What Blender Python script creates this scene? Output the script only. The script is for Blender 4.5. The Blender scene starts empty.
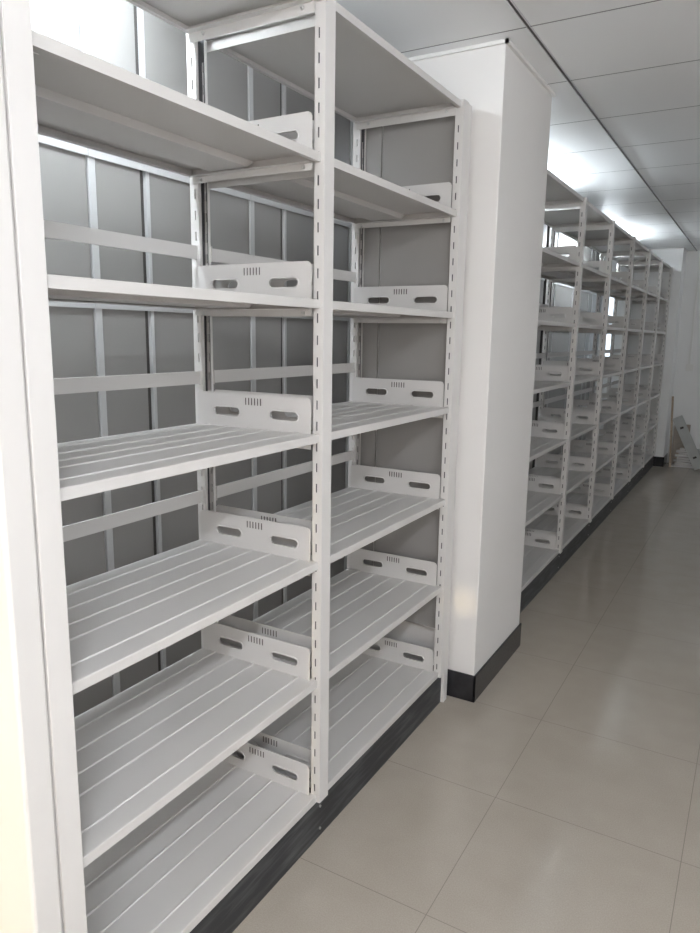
import bpy, bmesh, math, random
from mathutils import Vector, Matrix
random.seed(4)
S = bpy.context.scene
COL = S.collection

# ------------------------------------------------------------------ camera
cam_d = bpy.data.cameras.new('camera'); cam = bpy.data.objects.new('camera', cam_d); COL.objects.link(cam)
RT = Vector((0.86517261, 0.50125417, 0.01485292)); UP = Vector((-0.10437072, 0.15101756, 0.98300582)); FW = Vector((-0.49049272, 0.85201993, -0.18297251))
M = Matrix(((RT.x, UP.x, -FW.x, 1.0328), (RT.y, UP.y, -FW.y, -0.7888), (RT.z, UP.z, -FW.z, 1.5164), (0, 0, 0, 1)))
cam.matrix_world = M
cam_d.sensor_fit = 'HORIZONTAL'; cam_d.sensor_width = 36; cam_d.lens = 705.7 * 36 / 700; cam_d.clip_start = 0.02
S.camera = cam

# ------------------------------------------------------------------ exposure, world, sun, daylight, added fill
S.view_settings.view_transform = 'Standard'; S.view_settings.look = 'None'
S.view_settings.gamma = 1; S.view_settings.use_curve_mapping = False
S.view_settings.exposure = -0.02
w = bpy.data.worlds.new('world'); S.world = w; w.use_nodes = True
bg = w.node_tree.nodes['Background']; bg.inputs[0].default_value = (0.75, 0.87, 1.0, 1); bg.inputs[1].default_value = 2.5

def lamp_obj(name, kind, loc, energy, color, size=None, size_y=None, target=None):
    d = bpy.data.lights.new(name, kind); d.energy = energy; d.color = color
    if kind == 'AREA':
        d.shape = 'RECTANGLE'; d.size = size; d.size_y = size_y
    o = bpy.data.objects.new(name, d); COL.objects.link(o); o.location = loc
    if target is not None:
        o.rotation_euler = (Vector(target) - Vector(loc)).to_track_quat('-Z', 'Y').to_euler()
    return o
SUN = Vector((-0.05, 1.0, -0.30))
sun = lamp_obj('sun', 'SUN', (2, -6, 4), 2.4, (1.0, 0.80, 0.44)); sun.data.angle = math.radians(1.2)
sun.rotation_euler = SUN.to_track_quat('-Z', 'Y').to_euler()
lamp_obj('daylight_front_window', 'AREA', (1.55, -2.93, 1.45), 19, (1.0, 0.80, 0.62), 1.9, 1.7, (1.55, 0, 1.45))
lamp_obj('fill_right', 'AREA', (2.62, 0.4, 1.95), 15, (0.92, 0.96, 1.0), 2.4, .9, (0, 0.4, 1.6))  # soft fill added at the right wall, no window there
lamp_obj('fill_far', 'AREA', (2.62, 7.2, 1.9), 11, (0.90, 0.95, 1.0), 2.4, .9, (0.6, 8.0, 1.4))  # fill added to brighten the far wall, no window there

# ------------------------------------------------------------------ materials
def nt(name):
    m = bpy.data.materials.new(name); m.use_nodes = True
    n = m.node_tree; return m, n, n.nodes['Principled BSDF']
def flat(name, c, rough=0.5, metal=0.0, spec=0.5, var=0.0, scale=6, bump=0.0, bscale=200):
    m, n, b = nt(name)
    b.inputs['Roughness'].default_value = rough; b.inputs['Metallic'].default_value = metal
    b.inputs['Specular IOR Level'].default_value = spec
    b.inputs['Base Color'].default_value = (*c, 1)
    tc = n.nodes.new('ShaderNodeTexCoord')
    if var:
        no = n.nodes.new('ShaderNodeTexNoise'); no.inputs['Scale'].default_value = scale; no.inputs['Detail'].default_value = 5
        n.links.new(tc.outputs['Object'], no.inputs['Vector'])
        r = n.nodes.new('ShaderNodeValToRGB')
        r.color_ramp.elements[0].position = .3; r.color_ramp.elements[1].position = .7
        r.color_ramp.elements[0].color = (*[x * (1 - var) for x in c], 1); r.color_ramp.elements[1].color = (*[min(1, x * (1 + var)) for x in c], 1)
        n.links.new(no.outputs['Fac'], r.inputs['Fac']); n.links.new(r.outputs['Color'], b.inputs['Base Color'])
    if bump:
        no = n.nodes.new('ShaderNodeTexNoise'); no.inputs['Scale'].default_value = bscale
        n.links.new(tc.outputs['Object'], no.inputs['Vector'])
        bp = n.nodes.new('ShaderNodeBump'); bp.inputs['Strength'].default_value = bump; bp.inputs['Distance'].default_value = .001
        n.links.new(no.outputs['Fac'], bp.inputs['Height']); n.links.new(bp.outputs['Normal'], b.inputs['Normal'])
    return m
def emit(name, c, s):
    m, n, b = nt(name); b.inputs['Base Color'].default_value = (*c, 1)
    b.inputs['Emission Color'].default_value = (*c, 1); b.inputs['Emission Strength'].default_value = s
    return m

PAINT = flat('shelf_paint', (.63, .615, .60), .42, var=.02, scale=3, bump=.05, bscale=700)
POSTP = flat('post_paint', (.68, .665, .65), .38, var=.02, scale=4)
GREY = flat('cabinet_grey_paint', (.29, .28, .27), .38, var=.03, scale=3)
GREYL = flat('end_shade_grey', (.30, .29, .28), .4, var=.02, scale=3)  # shade on the pillar face put into this grey
STRIP = flat('strip_paint', (.56, .56, .56), .4)
INNER = flat('shaded_galvanised_inside', (.10, .10, .105), .35, metal=.4)  # galvanised tone darkened for the shade inside the posts
DARKGAP = flat('dark_gap', (.07, .065, .06), .6)
ZINC = flat('zinc_bolt', (.6, .6, .6), .3, metal=.9)
ZINCTRIM = flat('zinc_trim', (.75, .76, .78), .22, metal=.9)
WALLP = flat('white_wall_plaster', (.80, .785, .77), .6, var=.015, scale=2, bump=.12, bscale=60)
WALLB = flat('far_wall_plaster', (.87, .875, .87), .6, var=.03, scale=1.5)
ALU = flat('aluminium', (.45, .46, .47), .35, metal=.85)
WOOD = flat('raw_wood', (.46, .36, .27), .7, var=.15, scale=30)
BOARD = flat('grey_board', (.52, .54, .53), .5, var=.08, scale=8)
CARD = flat('brown_board', (.40, .35, .30), .7, var=.1, scale=8)
PLAST = flat('white_plastic', (.82, .82, .80), .35)
TUBE = emit('lamp_tube_light', (.86, .94, 1.0), 110)
TUBE_AISLE = emit('aisle_lamp_tube_light', (.90, .94, 1.0), 270)

# scuffed black plinth
PLINTH, n, b = nt('black_plinth')
b.inputs['Roughness'].default_value = .45
tc = n.nodes.new('ShaderNodeTexCoord'); mp = n.nodes.new('ShaderNodeMapping'); mp.inputs['Scale'].default_value = (30, 3, 30)
no = n.nodes.new('ShaderNodeTexNoise'); no.inputs['Scale'].default_value = 2; no.inputs['Detail'].default_value = 7
rp = n.nodes.new('ShaderNodeValToRGB'); rp.color_ramp.elements[0].position = .45; rp.color_ramp.elements[0].color = (.022, .024, .028, 1)
rp.color_ramp.elements[1].position = .85; rp.color_ramp.elements[1].color = (.12, .125, .13, 1)
n.links.new(tc.outputs['Object'], mp.inputs['Vector']); n.links.new(mp.outputs['Vector'], no.inputs['Vector'])
n.links.new(no.outputs['Fac'], rp.inputs['Fac']); n.links.new(rp.outputs['Color'], b.inputs['Base Color'])
BLACKTILE = flat('black_marble_tile', (.022, .022, .025), .16, var=.4, scale=14)

def math_node(n, op, a=None, v=None):
    q = n.nodes.new('ShaderNodeMath'); q.operation = op
    if a is not None: n.links.new(a, q.inputs[0])
    if v is not None: q.inputs[1].default_value = v
    return q
def grid_line(n, src, off, period, width):
    """1 on the joints at off + k * period."""
    a = math_node(n, 'SUBTRACT', src, off); a = math_node(n, 'DIVIDE', a.outputs[0], period)
    a = math_node(n, 'FRACT', a.outputs[0]); a = math_node(n, 'SUBTRACT', a.outputs[0], .5)
    a = math_node(n, 'ABSOLUTE', a.outputs[0]); a = math_node(n, 'GREATER_THAN', a.outputs[0], .5 - width / period / 2)
    return a.outputs[0]

# polished floor tiles
FLOOR, n, b = nt('polished_floor_tile')
g = n.nodes.new('ShaderNodeNewGeometry'); sp = n.nodes.new('ShaderNodeSeparateXYZ'); n.links.new(g.outputs['Position'], sp.inputs[0])
l1 = grid_line(n, sp.outputs['X'], .410, .568, .0022); l2 = grid_line(n, sp.outputs['Y'], .736, .568, .0022)
mx = n.nodes.new('ShaderNodeMath'); mx.operation = 'MAXIMUM'; n.links.new(l1, mx.inputs[0]); n.links.new(l2, mx.inputs[1])
no = n.nodes.new('ShaderNodeTexNoise'); no.inputs['Scale'].default_value = 7; no.inputs['Detail'].default_value = 8; n.links.new(g.outputs['Position'], no.inputs['Vector'])
rp = n.nodes.new('ShaderNodeValToRGB'); rp.color_ramp.elements[0].position = .3; rp.color_ramp.elements[0].color = (.415, .37, .315, 1)
rp.color_ramp.elements[1].position = .72; rp.color_ramp.elements[1].color = (.445, .40, .345, 1); n.links.new(no.outputs['Fac'], rp.inputs['Fac'])
n2 = n.nodes.new('ShaderNodeTexNoise'); n2.inputs['Scale'].default_value = 260; n.links.new(g.outputs['Position'], n2.inputs['Vector'])
mm = n.nodes.new('ShaderNodeMix'); mm.data_type = 'RGBA'; mm.blend_type = 'OVERLAY'; mm.inputs['Factor'].default_value = .18
n.links.new(rp.outputs['Color'], mm.inputs[6]); n.links.new(n2.outputs['Fac'], mm.inputs[7])
mc = n.nodes.new('ShaderNodeMix'); mc.data_type = 'RGBA'; n.links.new(mx.outputs[0], mc.inputs['Factor'])
n.links.new(mm.outputs[2], mc.inputs[6]); mc.inputs[7].default_value = (.27, .24, .21, 1); n.links.new(mc.outputs[2], b.inputs['Base Color'])
n3 = n.nodes.new('ShaderNodeTexNoise'); n3.inputs['Scale'].default_value = 3; n3.inputs['Detail'].default_value = 4; n.links.new(g.outputs['Position'], n3.inputs['Vector'])
mr = n.nodes.new('ShaderNodeMapRange'); mr.inputs[3].default_value = .08; mr.inputs[4].default_value = .15; n.links.new(n3.outputs['Fac'], mr.inputs[0])
n.links.new(mr.outputs[0], b.inputs['Roughness'])

# perforated clip-in metal ceiling
CEIL, n, b = nt('perforated_ceiling_tile')
g = n.nodes.new('ShaderNodeNewGeometry'); sp = n.nodes.new('ShaderNodeSeparateXYZ'); n.links.new(g.outputs['Position'], sp.inputs[0])
l2 = grid_line(n, sp.outputs['Y'], 1.7956, .5859, .007)
vo = n.nodes.new('ShaderNodeTexVoronoi'); vo.inputs['Scale'].default_value = 110; vo.inputs['Randomness'].default_value = 0; n.links.new(g.outputs['Position'], vo.inputs['Vector'])
dots = math_node(n, 'LESS_THAN', vo.outputs['Distance'], .22)
md = n.nodes.new('ShaderNodeMix'); md.data_type = 'RGBA'; n.links.new(dots.outputs[0], md.inputs['Factor'])
md.inputs[6].default_value = (.90, .915, .925, 1); md.inputs[7].default_value = (.66, .675, .69, 1)
mc = n.nodes.new('ShaderNodeMix'); mc.data_type = 'RGBA'; n.links.new(l2, mc.inputs['Factor'])
n.links.new(md.outputs[2], mc.inputs[6]); mc.inputs[7].default_value = (.20, .21, .22, 1); n.links.new(mc.outputs[2], b.inputs['Base Color'])
b.inputs['Roughness'].default_value = .38; b.inputs['Specular IOR Level'].default_value = .5

# ------------------------------------------------------------------ helpers
def box(bm, x0, x1, y0, y1, z0, z1):
    v = [bm.verts.new((x, y, z)) for x in (x0, x1) for y in (y0, y1) for z in (z0, z1)]
    for f in ((0, 1, 3, 2), (4, 6, 7, 5), (0, 4, 5, 1), (2, 3, 7, 6), (0, 2, 6, 4), (1, 5, 7, 3)):
        bm.faces.new([v[i] for i in f])
def boxes(*bs):
    bm = bmesh.new()
    for b_ in bs: box(bm, *b_)
    return bm
def cyl(bm, c, axis, r, h, seg=12):
    m = Vector(axis).to_track_quat('Z', 'Y').to_matrix().to_4x4(); m.translation = Vector(c)
    bmesh.ops.create_cone(bm, cap_ends=True, segments=seg, radius1=r, radius2=r, depth=h, matrix=m)
def mesh_from(bm, name, mat):
    bmesh.ops.recalc_face_normals(bm, faces=bm.faces[:])
    me = bpy.data.meshes.new(name); bm.to_mesh(me); bm.free(); me.materials.append(mat); return me
def put(name, me, parent=None, loc=(0, 0, 0), rot=None, bevel=0, kind=None, label=None):
    o = bpy.data.objects.new(name, me); COL.objects.link(o); o.location = loc
    if rot: o.rotation_euler = rot
    if parent is not None: o.parent = parent
    if bevel:
        m = o.modifiers.new('bevel', 'BEVEL'); m.width = bevel; m.segments = 2; m.limit_method = 'ANGLE'; m.angle_limit = math.radians(50)
    if kind: o['kind'] = kind
    if label: o['label'] = label
    return o
def obj(name, bm, mat, parent=None, **k): return put(name, mesh_from(bm, name, mat), parent, **k)
def thing(name, label, cat, loc=(0, 0, 0), group=None):
    o = bpy.data.objects.new(name, None); COL.objects.link(o); o.location = loc; o.empty_display_size = .1
    o['label'] = label; o['category'] = cat
    if group: o['group'] = group
    return o
def tag(o, label, cat, group=None):
    o['label'] = label; o['category'] = cat
    if group: o['group'] = group
    return o
def struct(name, bm, mat, **k): return obj(name, bm, mat, kind='structure', **k)
def sheet_with_holes(outline, holes, thick):
    """Flat plate in local XY with real holes, thickness along local Z (centred); returns a mesh."""
    cu = bpy.data.curves.new('plate', 'CURVE'); cu.dimensions = '2D'; cu.fill_mode = 'BOTH'; cu.extrude = thick / 2
    for pts in [outline] + holes:
        s = cu.splines.new('POLY'); s.points.add(len(pts) - 1)
        for p, q in zip(s.points, pts): p.co = (q[0], q[1], 0, 1)
        s.use_cyclic_u = True
    o = bpy.data.objects.new('plate', cu); COL.objects.link(o)
    dg = bpy.context.evaluated_depsgraph_get(); me = bpy.data.meshes.new_from_object(o.evaluated_get(dg))
    bpy.data.objects.remove(o); bpy.data.curves.remove(cu)
    return me
def stadium(cx, cy, hl, r, n_=8):
    p = []
    for k in range(n_ + 1):
        a = -math.pi / 2 + math.pi * k / n_; p.append((cx + hl - r + r * math.cos(a), cy + r * math.sin(a)))
    for k in range(n_ + 1):
        a = math.pi / 2 + math.pi * k / n_; p.append((cx - hl + r + r * math.cos(a), cy + r * math.sin(a)))
    return p

# ------------------------------------------------------------------ levels and room
LV = [2.3419, 1.9705, 1.6072, 1.2495, .8877, .5286, .1567]
TH = .0226
H = 2.56
XL, XR, YF, YB = -1.95, 2.7, -3.0, 8.78

struct('floor', boxes((XL - .2, XR + .2, YF - .2, YB + .2, -.06, 0)), FLOOR)
cl = struct('ceiling', boxes((XL - .2, XR + .2, YF - .2, YB + .2, H, H + .05)), CEIL)
# ceiling runners along the room: dark recess with two bright lips
for k, xr in enumerate([.225 + .5859 * 2 * i for i in (-1, 0, 1, 2)]):
    o = struct('trim_%d' % (k + 1), boxes((xr - .004, xr + .004, YF, YB, H - .002, H + .001)), DARKGAP)
    for sx in (-1, 1):
        obj('runner_lip', boxes((xr + sx * .0055 - .0015, xr + sx * .0055 + .0015, YF, YB, H - .005, H)), ZINCTRIM, o)
# walls; openings framed by four boxes
def wall_with_opening(name, axis, p0, p1, a0, a1, oa0, oa1, oz0, oz1, mat):
    bm = bmesh.new()
    def bb(u0, u1, z0, z1):
        if axis == 'Y': box(bm, u0, u1, p0, p1, z0, z1)
        else: box(bm, p0, p1, u0, u1, z0, z1)
    bb(a0, oa0, 0, H); bb(oa1, a1, 0, H); bb(oa0, oa1, 0, oz0); bb(oa0, oa1, oz1, H)
    return struct(name, bm, mat)
struct('wall_front', boxes((XL, -.10, YF - .1, YF, 0, H), (.185, .275, YF - .1, YF, 0, H), (.335, XR, YF - .1, YF, 0, H), (-.10, .185, YF - .1, YF, 0, .95), (-.10, .185, YF - .1, YF, 2.32, H),
                           (.275, .335, YF - .1, YF, 0, 1.86), (.275, .335, YF - .1, YF, 1.95, H)), WALLP)  # small slit added to throw one sun patch on the pillar
struct('wall_left', boxes((XL - .2, XL, YF, YB, 0, H)), WALLP)
struct('wall_right', boxes((XR, XR + .2, YF, YB, 0, H)), WALLP)
struct('wall_back', boxes((XL, -1.75, YB, YB + .1, 0, H), (-1.05, -.75, YB, YB + .1, 0, H), (-.645, XR, YB, YB + .1, 0, H),
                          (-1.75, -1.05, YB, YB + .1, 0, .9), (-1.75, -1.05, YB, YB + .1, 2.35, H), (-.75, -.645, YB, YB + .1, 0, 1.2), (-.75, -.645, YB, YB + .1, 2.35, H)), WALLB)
struct('baseboard_right', boxes((XR - .012, XR, YF, YB, 0, .118)), BLACKTILE)
GLASS, n, b = nt('window_glass')
tr = n.nodes.new('ShaderNodeBsdfTransparent'); gl = n.nodes.new('ShaderNodeBsdfGlossy'); gl.inputs['Roughness'].default_value = .02
ms = n.nodes.new('ShaderNodeMixShader'); ms.inputs[0].default_value = .06
n.links.new(tr.outputs[0], ms.inputs[1]); n.links.new(gl.outputs[0], ms.inputs[2]); n.links.new(ms.outputs[0], n.nodes['Material Output'].inputs['Surface'])
def window(name, axis, p, a0, a1, z0, z1, nm):
    bm = bmesh.new(); t = .02; fw = .035
    def bb(u0, u1, z0_, z1_, dt=t):
        if axis == 'Y': box(bm, u0, u1, p - dt, p + dt, z0_, z1_)
        else: box(bm, p - dt, p + dt, u0, u1, z0_, z1_)
    if a1 - a0 < .3: fw = .012
    bb(a0, a0 + fw, z0, z1); bb(a1 - fw, a1, z0, z1); bb(a0, a1, z0, z0 + fw); bb(a0, a1, z1 - fw, z1)
    for k in range(1, nm): u = a0 + (a1 - a0) * k / nm; bb(u - fw / 2, u + fw / 2, z0 + fw, z1 - fw)
    o = struct(name, bm, PLAST)
    bm = bmesh.new()
    if axis == 'Y': box(bm, a0 + fw, a1 - fw, p - .003, p + .003, z0 + fw, z1 - fw)
    else: box(bm, p - .003, p + .003, a0 + fw, a1 - fw, z0 + fw, z1 - fw)
    obj('window_pane', bm, GLASS, o, kind='structure')
    return o
window('window_1', 'Y', YF - .06, -.10, .185, .95, 2.32, 1)
window('window_2', 'Y', YB + .05, -1.75, -1.05, .9, 2.35, 1)
window('window_3', 'Y', YB + .05, -.75, -.645, 1.2, 2.35, 1)

# ------------------------------------------------------------------ wall pillars with black tiled skirting
def pillar(name, x0, x1, y0, y1, mat):
    o = struct(name, boxes((x0, x1, y0, y1, 0, H)), mat, bevel=.004)
    t = .009
    obj('baseboard_tile', boxes((x0 - t, x1 + t, y0 - t, y0 - .0005, 0, .1183), (x1 + .0005, x1 + t, y0 - t, y1 + t, 0, .1183)), BLACKTILE, o, kind='structure', bevel=.0015)
    obj('ceiling_edge_trim', boxes((x0 - .012, x1 + .012, y0 - .012, y0, H - .012, H), (x1, x1 + .012, y0 - .012, y1 + .012, H - .012, H)), PLAST, o, kind='structure')
    return o
pillar('wall_pillar', -.425, .121, 1.866, 2.508, WALLP)
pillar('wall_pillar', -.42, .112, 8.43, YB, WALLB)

# ------------------------------------------------------------------ shelving parts (shared meshes)
PW = .048                                  # post width along the row
DEP = .452                                 # whole depth, front face at +.020, rear face at -.432
XF, XB = .020, -.432
WD = .031                                  # depth of a post's slotted side

def post_mesh(z0, z1, lip=.009):
    """C-section post, front face at local x=0, web going to -x, width PW centred on y; real slots in both webs."""
    t = .0022
    holes = []
    z = z0 + .045
    while z < z1 - .04:
        holes.append([(-.0205, z - .0125), (-.0155, z - .0125), (-.0155, z + .0125), (-.0205, z + .0125)]); z += .0575
    me = sheet_with_holes([(-WD, z0), (0, z0), (0, z1), (-WD, z1)], holes, t)
    bm = bmesh.new()
    for sy in (-1, 1):
        tmp = bmesh.new(); tmp.from_mesh(me)
        for v in tmp.verts:
            x, y, zz = v.co; v.co = (x, sy * (PW / 2 - t / 2) + zz, y)
        m2 = bpy.data.meshes.new('t'); tmp.to_mesh(m2); tmp.free(); bm.from_mesh(m2); bpy.data.meshes.remove(m2)
        y0, y1 = sorted((sy * PW / 2, sy * (PW / 2 - lip)))
        box(bm, -WD, -WD + t, y0, y1, z0, z1)              # inward return lip
    bpy.data.meshes.remove(me)
    # folded front face with slightly rounded edges
    box(bm, -t, .0008, -PW / 2 + .0012, PW / 2 - .0012, z0, z1)
    return mesh_from(bm, 'post', POSTP)

def liner_mesh(z0, z1, rear):  # dark liner added so post insides and slots look shaded
    if not rear:
        bm = boxes((-WD + .004, -.003, -PW / 2 + .0035, PW / 2 - .0035, z0 + .002, z1 - .003)); return mesh_from(bm, 'shade_liner', INNER)
    holes = []; z = z0 + .045
    while z < z1 - .04:
        holes.append([(-.0205, z - .0125), (-.0155, z - .0125), (-.0155, z + .0125), (-.0205, z + .0125)]); z += .0575
    me = sheet_with_holes([(-WD + .003, z0), (-.003, z0), (-.003, z1 - .003), (-WD + .003, z1 - .003)], holes, .001)
    for v in me.vertices: x, y, zz = v.co; v.co = (x, -PW / 2 + .0035 + zz, y)
    me.name = 'shade_liner'; me.materials.clear(); me.materials.append(INNER); return me

def shelf_mesh(length, grooves=True):
    """Folded steel shelf: y from 0 to length, top at z=0, front at x=0, rear at x=-.43; long pressed grooves in the top."""
    bm = bmesh.new(); D = -.430
    prof = [(0.0, -TH), (0.0, -.0022), (-.0008, -.0006), (-.0025, 0.0)]
    for gx in (-.060, -.158, -.224, -.300, -.376) if grooves else ():
        prof += [(gx + .0040, 0.0), (gx + .0010, .0024), (gx - .0010, .0024), (gx - .0040, 0.0)]
    prof += [(D + .0025, 0.0), (D + .0008, -.0006), (D, -.0022), (D, -TH)]
    inner = [(D, -TH), (D + .014, -TH), (D + .014, -TH + .0015), (D + .0015, -TH + .0015), (D + .0015, -.0035), (-.0015, -.0035), (-.0015, -TH + .0015), (-.014, -TH + .0015), (-.014, -TH)]
    P = prof + inner[1:]
    a = [bm.verts.new((x, 0, z)) for x, z in P]; c = [bm.verts.new((x, length, z)) for x, z in P]
    N = len(P)
    for i in range(N): bm.faces.new((a[i], a[(i + 1) % N], c[(i + 1) % N], c[i]))
    for side in (0.0, length):                                   # end flanges
        y0, y1 = (0, .0015) if side == 0 else (length - .0015, length)
        box(bm, D + .002, -.002, y0, y1, -TH, -.003)
    return mesh_from(bm, 'shelf', PAINT)
def stiffener_mesh(length):
    bm = bmesh.new()
    p = [(-.205, -.0030), (-.207, -.0215), (-.335, -.0215), (-.337, -.0030)]     # one wide hat channel, bevelled away at its ends
    q = [(-.2065, -.0045), (-.2085, -.0200), (-.3335, -.0200), (-.3355, -.0045)]
    a = [bm.verts.new((x, .006 + (.03 if z < -.01 else 0), z)) for x, z in p + q[::-1]]
    c = [bm.verts.new((x, length - .006 - (.03 if z < -.01 else 0), z)) for x, z in p + q[::-1]]
    N = len(a)
    for i in range(N): bm.faces.new((a[i], a[(i + 1) % N], c[(i + 1) % N], c[i]))
    return mesh_from(bm, 'shelf_stiffener', PAINT)

def bracket_mesh():
    """End bracket: plate in the x-z plane with two grip slots and six short slits, a lower ledge under the shelf."""
    x0, x1 = -.412, -.010; z0, z1 = -.042, .098
    out = [(x0, z0), (x1, z0), (x1, z1 - .012), (x1 - .004, z1 - .004), (x1 - .012, z1), (x0 + .010, z1), (x0, z1 - .008)]
    holes = [stadium(-.300, .045, .047, .0115), stadium(-.098, .045, .047, .0115)]
    for k in range(6):
        x = -.2335 + k * .0105; holes.append([(x, .067), (x + .0040, .067), (x + .0040, .087), (x, .087)])
    me = sheet_with_holes(out, holes, .0018)
    bm = bmesh.new(); tmp = bmesh.new(); tmp.from_mesh(me)
    for v in tmp.verts: x, y, zz = v.co; v.co = (x, zz, y)
    m2 = bpy.data.meshes.new('t'); tmp.to_mesh(m2); tmp.free(); bm.from_mesh(m2); bpy.data.meshes.remove(m2); bpy.data.meshes.remove(me)
    box(bm, -.236, -.174, -.0002, .0002, .0665, .0875); vent_shade = set(bm.faces[-6:])  # dark backing added so the slits look shaded
    for f in vent_shade: f.material_index = 1
    # raised rolled rims round the grips, either side
    for cx in (-.300, -.098):
        A = stadium(cx, .045, .047, .0115); B = stadium(cx, .045, .050, .0150); 
        for s in (-1, 1):
            va = [bm.verts.new((x, s * .0030, z)) for x, z in A]; vb = [bm.verts.new((x, s * .0009, z)) for x, z in B]; vc = [bm.verts.new((x, 0, z)) for x, z in A]
            for i in range(len(A)):
                j = (i + 1) % len(A); bm.faces.new((va[i], va[j], vb[j], vb[i])); bm.faces.new((va[i], va[j], vc[j], vc[i]))
    return bm
def bracket_variant(s, low=False):
    """s=+1: ledge towards +y (shelf lies on the +y side)."""
    bm = bracket_mesh() if not low else boxes((-.412, -.004, -.0009, .0009, -.050, -.0235))
    y0, y1 = sorted((0, s * .022))
    zt = -.0235
    box(bm, -.405, -.01, y0, y1, zt - .0018, zt)
    me = mesh_from(bm, 'side_bracket', PAINT); me.materials.append(DARKGAP); return me
BR_P, BR_M = bracket_variant(1), bracket_variant(-1)
BL_P, BL_M = bracket_variant(1, True), bracket_variant(-1, True)
def bolt_mesh():
    bm = bmesh.new(); cyl(bm, (0, 0, 0), (0, 1, 0), .0055, .004, 10); cyl(bm, (0, .003, 0), (0, 1, 0), .003, .005, 8)
    return mesh_from(bm, 'bolt', ZINC)
BOLT = bolt_mesh()
def rail_mesh(length):
    """Flat book-stop rail at the rear, top at z=0, hooked ends."""
    bm = bmesh.new()
    box(bm, -.001, .001, 0, length, -.037, 0); box(bm, -.008, -.001, 0, length, -.0022, 0); box(bm, -.008, -.001, 0, length, -.037, -.0348)
    for y in (0.0, length - .0016): box(bm, -.006, .012, y, y + .0016, -.040, .003)
    return mesh_from(bm, 'back_rail', PAINT)

def shelving_unit(label, ys, end_trims, rails=True, group=None):
    """ys: centres of the posts along the row."""
    root = thing('shelving_unit', label, 'shelving', (0, ys[0], 0), group)
    Y0 = ys[0]
    PM = post_mesh(.134, LV[0] + .004, .0225); PR = post_mesh(.134, LV[0] + .004)
    LF, LR = liner_mesh(.134, LV[0], False), liner_mesh(.134, LV[0], True)
    for y in ys:
        p = put('front_post', PM, root, (XF, y - Y0, 0)); put('shade_liner', LF, p)
        p = put('rear_post', PR, root, (XB, y - Y0, 0), rot=(0, 0, math.pi)); put('shade_liner', LR, p)
    for (ya, yb) in zip(ys[:-1], ys[1:]):
        s0 = ya + PW / 2 + .0003; L = yb - PW / 2 - .0003 - s0
        SM, ST, RM, TM = shelf_mesh(L), stiffener_mesh(L), rail_mesh(L), shelf_mesh(L, False)
        for k, z in enumerate(LV):
            sh = put('shelf' if k else 'top_cover', SM if k else TM, root, (.010, s0 - Y0, z))
            if k: put('shelf_stiffener', ST, sh)
            for s, yy in ((1, s0 + .0105), (-1, s0 + L - .0105)):
                if k == 0: me = BL_P if s > 0 else BL_M
                else: me = BR_P if s > 0 else BR_M
                br = put('side_bracket', me, root, (0, yy - Y0, z))
                for bx in (-.38, -.035) if k else (-.36, -.04):
                    put('bolt', BOLT, br, (bx, s * -.001 + s * .004, -.034), rot=(0, 0, 0 if s > 0 else math.pi))
            if rails and 2 <= k <= 5: put('back_rail', RM, root, (-.409, s0 - Y0, z + .155))
    a, b_ = ys[0] - PW / 2 - .0, ys[-1] + PW / 2
    pl = obj('plinth', boxes((-.415, .006, a - Y0, b_ - Y0, 0, LV[6] - TH - .0005)), PLINTH, root, bevel=.002)
    for y in ys[1:-1]:
        for zz in (.105, .03):
            bm = bmesh.new(); cyl(bm, (0, 0, 0), (1, 0, 0), .004, .004, 10)
            put('bolt', mesh_from(bm, 'bolt', ZINC), pl, (.0075, y - Y0, zz))
    return root

# ------------------------------------------------------------------ shelving in front
Y_POSTS = [-.042, .841, 1.766]
unit = shelving_unit('white two-bay steel shelving in front of the first pillar, its bays empty', Y_POSTS, True)
# right closing trim next to the pillar, down to the floor
obj('end_trim', boxes((-.03, .0175, 1.7915 + .042, 1.828 + .042, 0, LV[0] + .003)), POSTP, unit, bevel=.0012)
# added grey sheet for the pillar face in shade, one joint, open at foot
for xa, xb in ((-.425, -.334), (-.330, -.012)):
    obj('end_shade_sheet', boxes((xa, xb, 1.795 + .042, 1.801 + .042, .32, LV[0] - .03)), GREYL, unit, bevel=.001)
# left closing panel: the full depth side of the row
o = obj('end_panel', boxes((-.44, .020, -.126 + .042, -.0682 + .042, 0, 2.42)), POSTP, unit, bevel=.006)

# ------------------------------------------------------------------ long shelving behind the pillar
fy = [3.767 + k * .9237 for k in range(6)]
fy = [fy[0] - .9237] + fy
long_unit = shelving_unit('long white steel shelving with seven empty bays running between the two pillars', fy, False)

# ------------------------------------------------------------------ grey cabinets standing behind the shelving
XC = -.80
lab = {'first': 'grey sheet-metal cabinet behind the left bay of the two-bay shelving',
       'second': 'grey sheet-metal cabinet behind the middle post of the two-bay shelving'}
def cabinet(y0, y1, label, group=None):
    root = thing('metal_cabinet', label, 'cabinet', (XC, y0, 0), group)
    W = y1 - y0; top = H - .004
    obj('body', boxes((-.42, -.012, .001, W - .001, 0, top)), DARKGAP, root)
    for a, b_ in ((.028, .213), (.252, W - .002)):
        obj('sheet_panel', boxes((-.012, .0, a, b_, .06, top - .01)), GREY, root, bevel=.003)
    obj('joint_strip', boxes((-.012, .004, .0, .026, .03, top)), STRIP, root)
    obj('joint_strip', boxes((-.012, .003, .236, .250, .03, top)), STRIP, root)
    for z in (2.048, 1.598):
        obj('cross_strip', boxes((.0045, .0075, .0, W, z - .011, z + .011)), STRIP, root)
    return root
cy = [.772 + .79 * k for k in range(-2, 11)]
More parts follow.
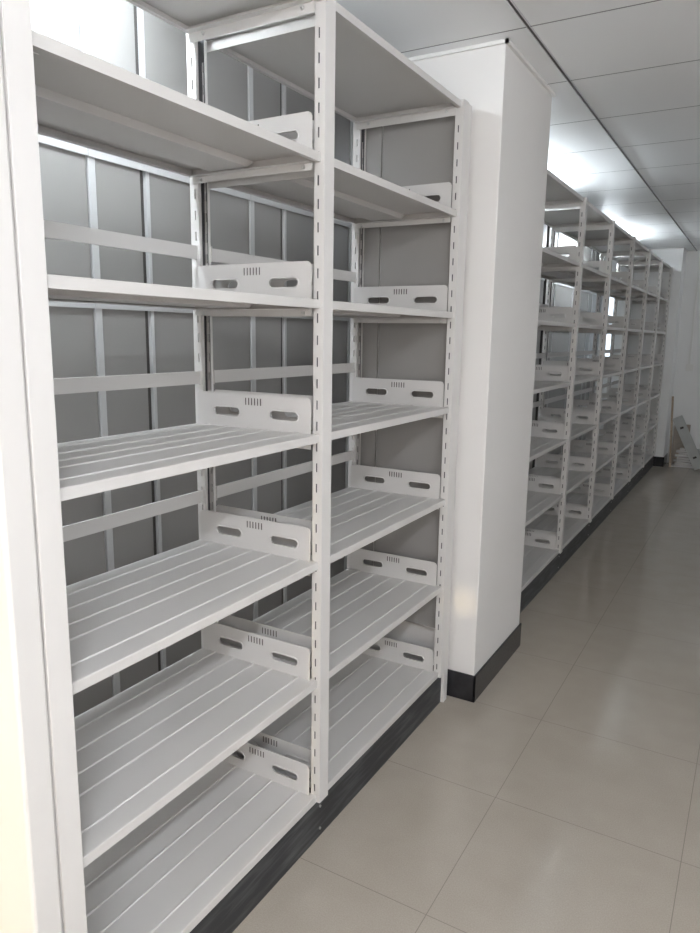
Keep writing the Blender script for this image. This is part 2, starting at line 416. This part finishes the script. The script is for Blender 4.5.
for i in range(len(cy) - 1):
    l = 'grey sheet-metal cabinet behind ' + ['the closed end of the shelving', 'the left bay of the two-bay shelving', 'the middle posts of the two-bay shelving',
             'the right bay of the two-bay shelving', 'the pillar, between the two shelvings', 'the first bay of the long shelving', 'the second bay of the long shelving',
             'the third bay of the long shelving', 'the fourth bay of the long shelving', 'the fifth bay of the long shelving', 'the sixth bay of the long shelving', 'the last bay of the long shelving'][i]
    if i == 8: cabinet(cy[i], cy[i] + .44, l); continue
    if i == 9: cabinet(cy[i] - .18, cy[i + 1] - .002, l); continue
    cabinet(cy[i] , cy[i + 1] - .002, l)

# ------------------------------------------------------------------ ceiling lamps
def tube_lamp(x, y, L, label, mat=None, rad=.016):
    t = thing('ceiling_lamp', label, 'lamp', (x, y, H))
    obj('lamp_housing', boxes((-.04, .04, -L / 2, L / 2, -.035, 0)), PLAST, t, bevel=.004)
    bm = bmesh.new(); cyl(bm, (0, 0, -.065), (0, 1, 0), rad, L - .06, 16); obj('lamp_tube', bm, mat or TUBE, t)
    for s in (-1, 1): obj('tube_holder', boxes((-.018, .018, s * (L / 2 - .015) - .012, s * (L / 2 - .015) + .012, -.078, -.033)), PLAST, t)
tube_lamp(-.50, .20, 1.5, 'white ceiling tube lamp lighting the gap behind the two-bay shelving')
tube_lamp(-.42, 3.9, 1.2, 'white ceiling tube lamp over the gap behind the first bays of the long shelving')
tube_lamp(-.42, 6.9, 1.2, 'white ceiling tube lamp over the gap behind the last bays of the long shelving')
tube_lamp(1.6, -1.7, 1.2, 'white ceiling tube lamp over the aisle beside the front window', TUBE_AISLE, .026)

# ------------------------------------------------------------------ leftovers in the far corner
def place(o, label, cat, group=None): return tag(o, label, cat, group)
bm = boxes((-.011, .011, -.011, .011, 0, .86))
o = obj('wooden_stick', bm, WOOD, loc=(.19, 8.46, 0), rot=(math.radians(-11), math.radians(-4), 0), bevel=.001)
tag(o, 'thin raw wooden stick standing upright against the far pillar', 'stick')
bm = boxes((-.058, .058, -.006, .006, 0, .66))
o = obj('grey_board', bm, BOARD, loc=(.52, 8.36, .03), rot=(math.radians(-4), math.radians(-27), 0), bevel=.002)
tag(o, 'grey metal board with dark slots leaning sideways over the pile of rails', 'board')
for zz in (.14, .52):
    obj('board_slot', boxes((-.02, .02, -.0072, -.0055, zz - .012, zz + .012)), DARKGAP, o)
bm = boxes((-.09, .09, -.005, .005, 0, .50))
o = obj('brown_board', bm, CARD, loc=(.26, 8.71, 0), rot=(math.radians(-6), 0, 0))
tag(o, 'dull brown board leaning behind the wooden stick', 'board')
def channel(L):
    bm = bmesh.new()
    box(bm, 0, L, -.018, .018, 0, .002); box(bm, 0, L, -.018, .018, .026, .028); box(bm, 0, L, .016, .018, .002, .026)
    return mesh_from(bm, 'metal_rail', ALU)
rows = []
for lay, n_ in enumerate((3, 3, 2, 2, 1, 1, 1, 1)):
    for q in range(n_): rows.append((.20 + (.0, .03, .012, .05, .02, .06, .03, .07)[lay], 8.53 + .052 * q + (3 - n_) * .03, (.0285 * lay), (0, .5, -.4)[(lay + q) % 3] if n_ == 1 else 0, 1.5 - .06 * lay - .05 * q))
nth = ['lowest', 'second', 'third', 'fourth', 'fifth', 'sixth', 'seventh', 'topmost']
pos = {3: ['nearest the aisle', 'in the middle', 'against the far wall'], 2: ['nearest the aisle', 'against the far wall'], 1: ['lying alone']}
where = [('%s layer of the pile, ' % nth[l_]) + pos[c_][q] for l_, c_ in enumerate((3, 3, 2, 2, 1, 1, 1, 1)) for q in range(c_)]
for (x, y, z, a, L), wh in zip(rows, where):
    o = put('metal_rail', channel(L), None, (x, y, z), rot=(0, 0, math.radians(a)))
    tag(o, 'shiny aluminium channel, ' + wh, 'rail', 'aluminium channels piled in the far corner')
# conduit and switch on the far wall
t = thing('light_switch', 'white switch box under a thin conduit on the far wall', 'switch', (.27, YB, 1.19))
obj('switch_plate', boxes((-.043, .043, -.012, 0, -.043, .043)), PLAST, t, bevel=.003)
obj('rocker', boxes((-.02, .02, -.016, -.012, -.028, .028)), PLAST, t, bevel=.001)
obj('conduit', boxes((-.02, .005, -.014, 0, .043, 1.30)), PLAST, t, bevel=.002)
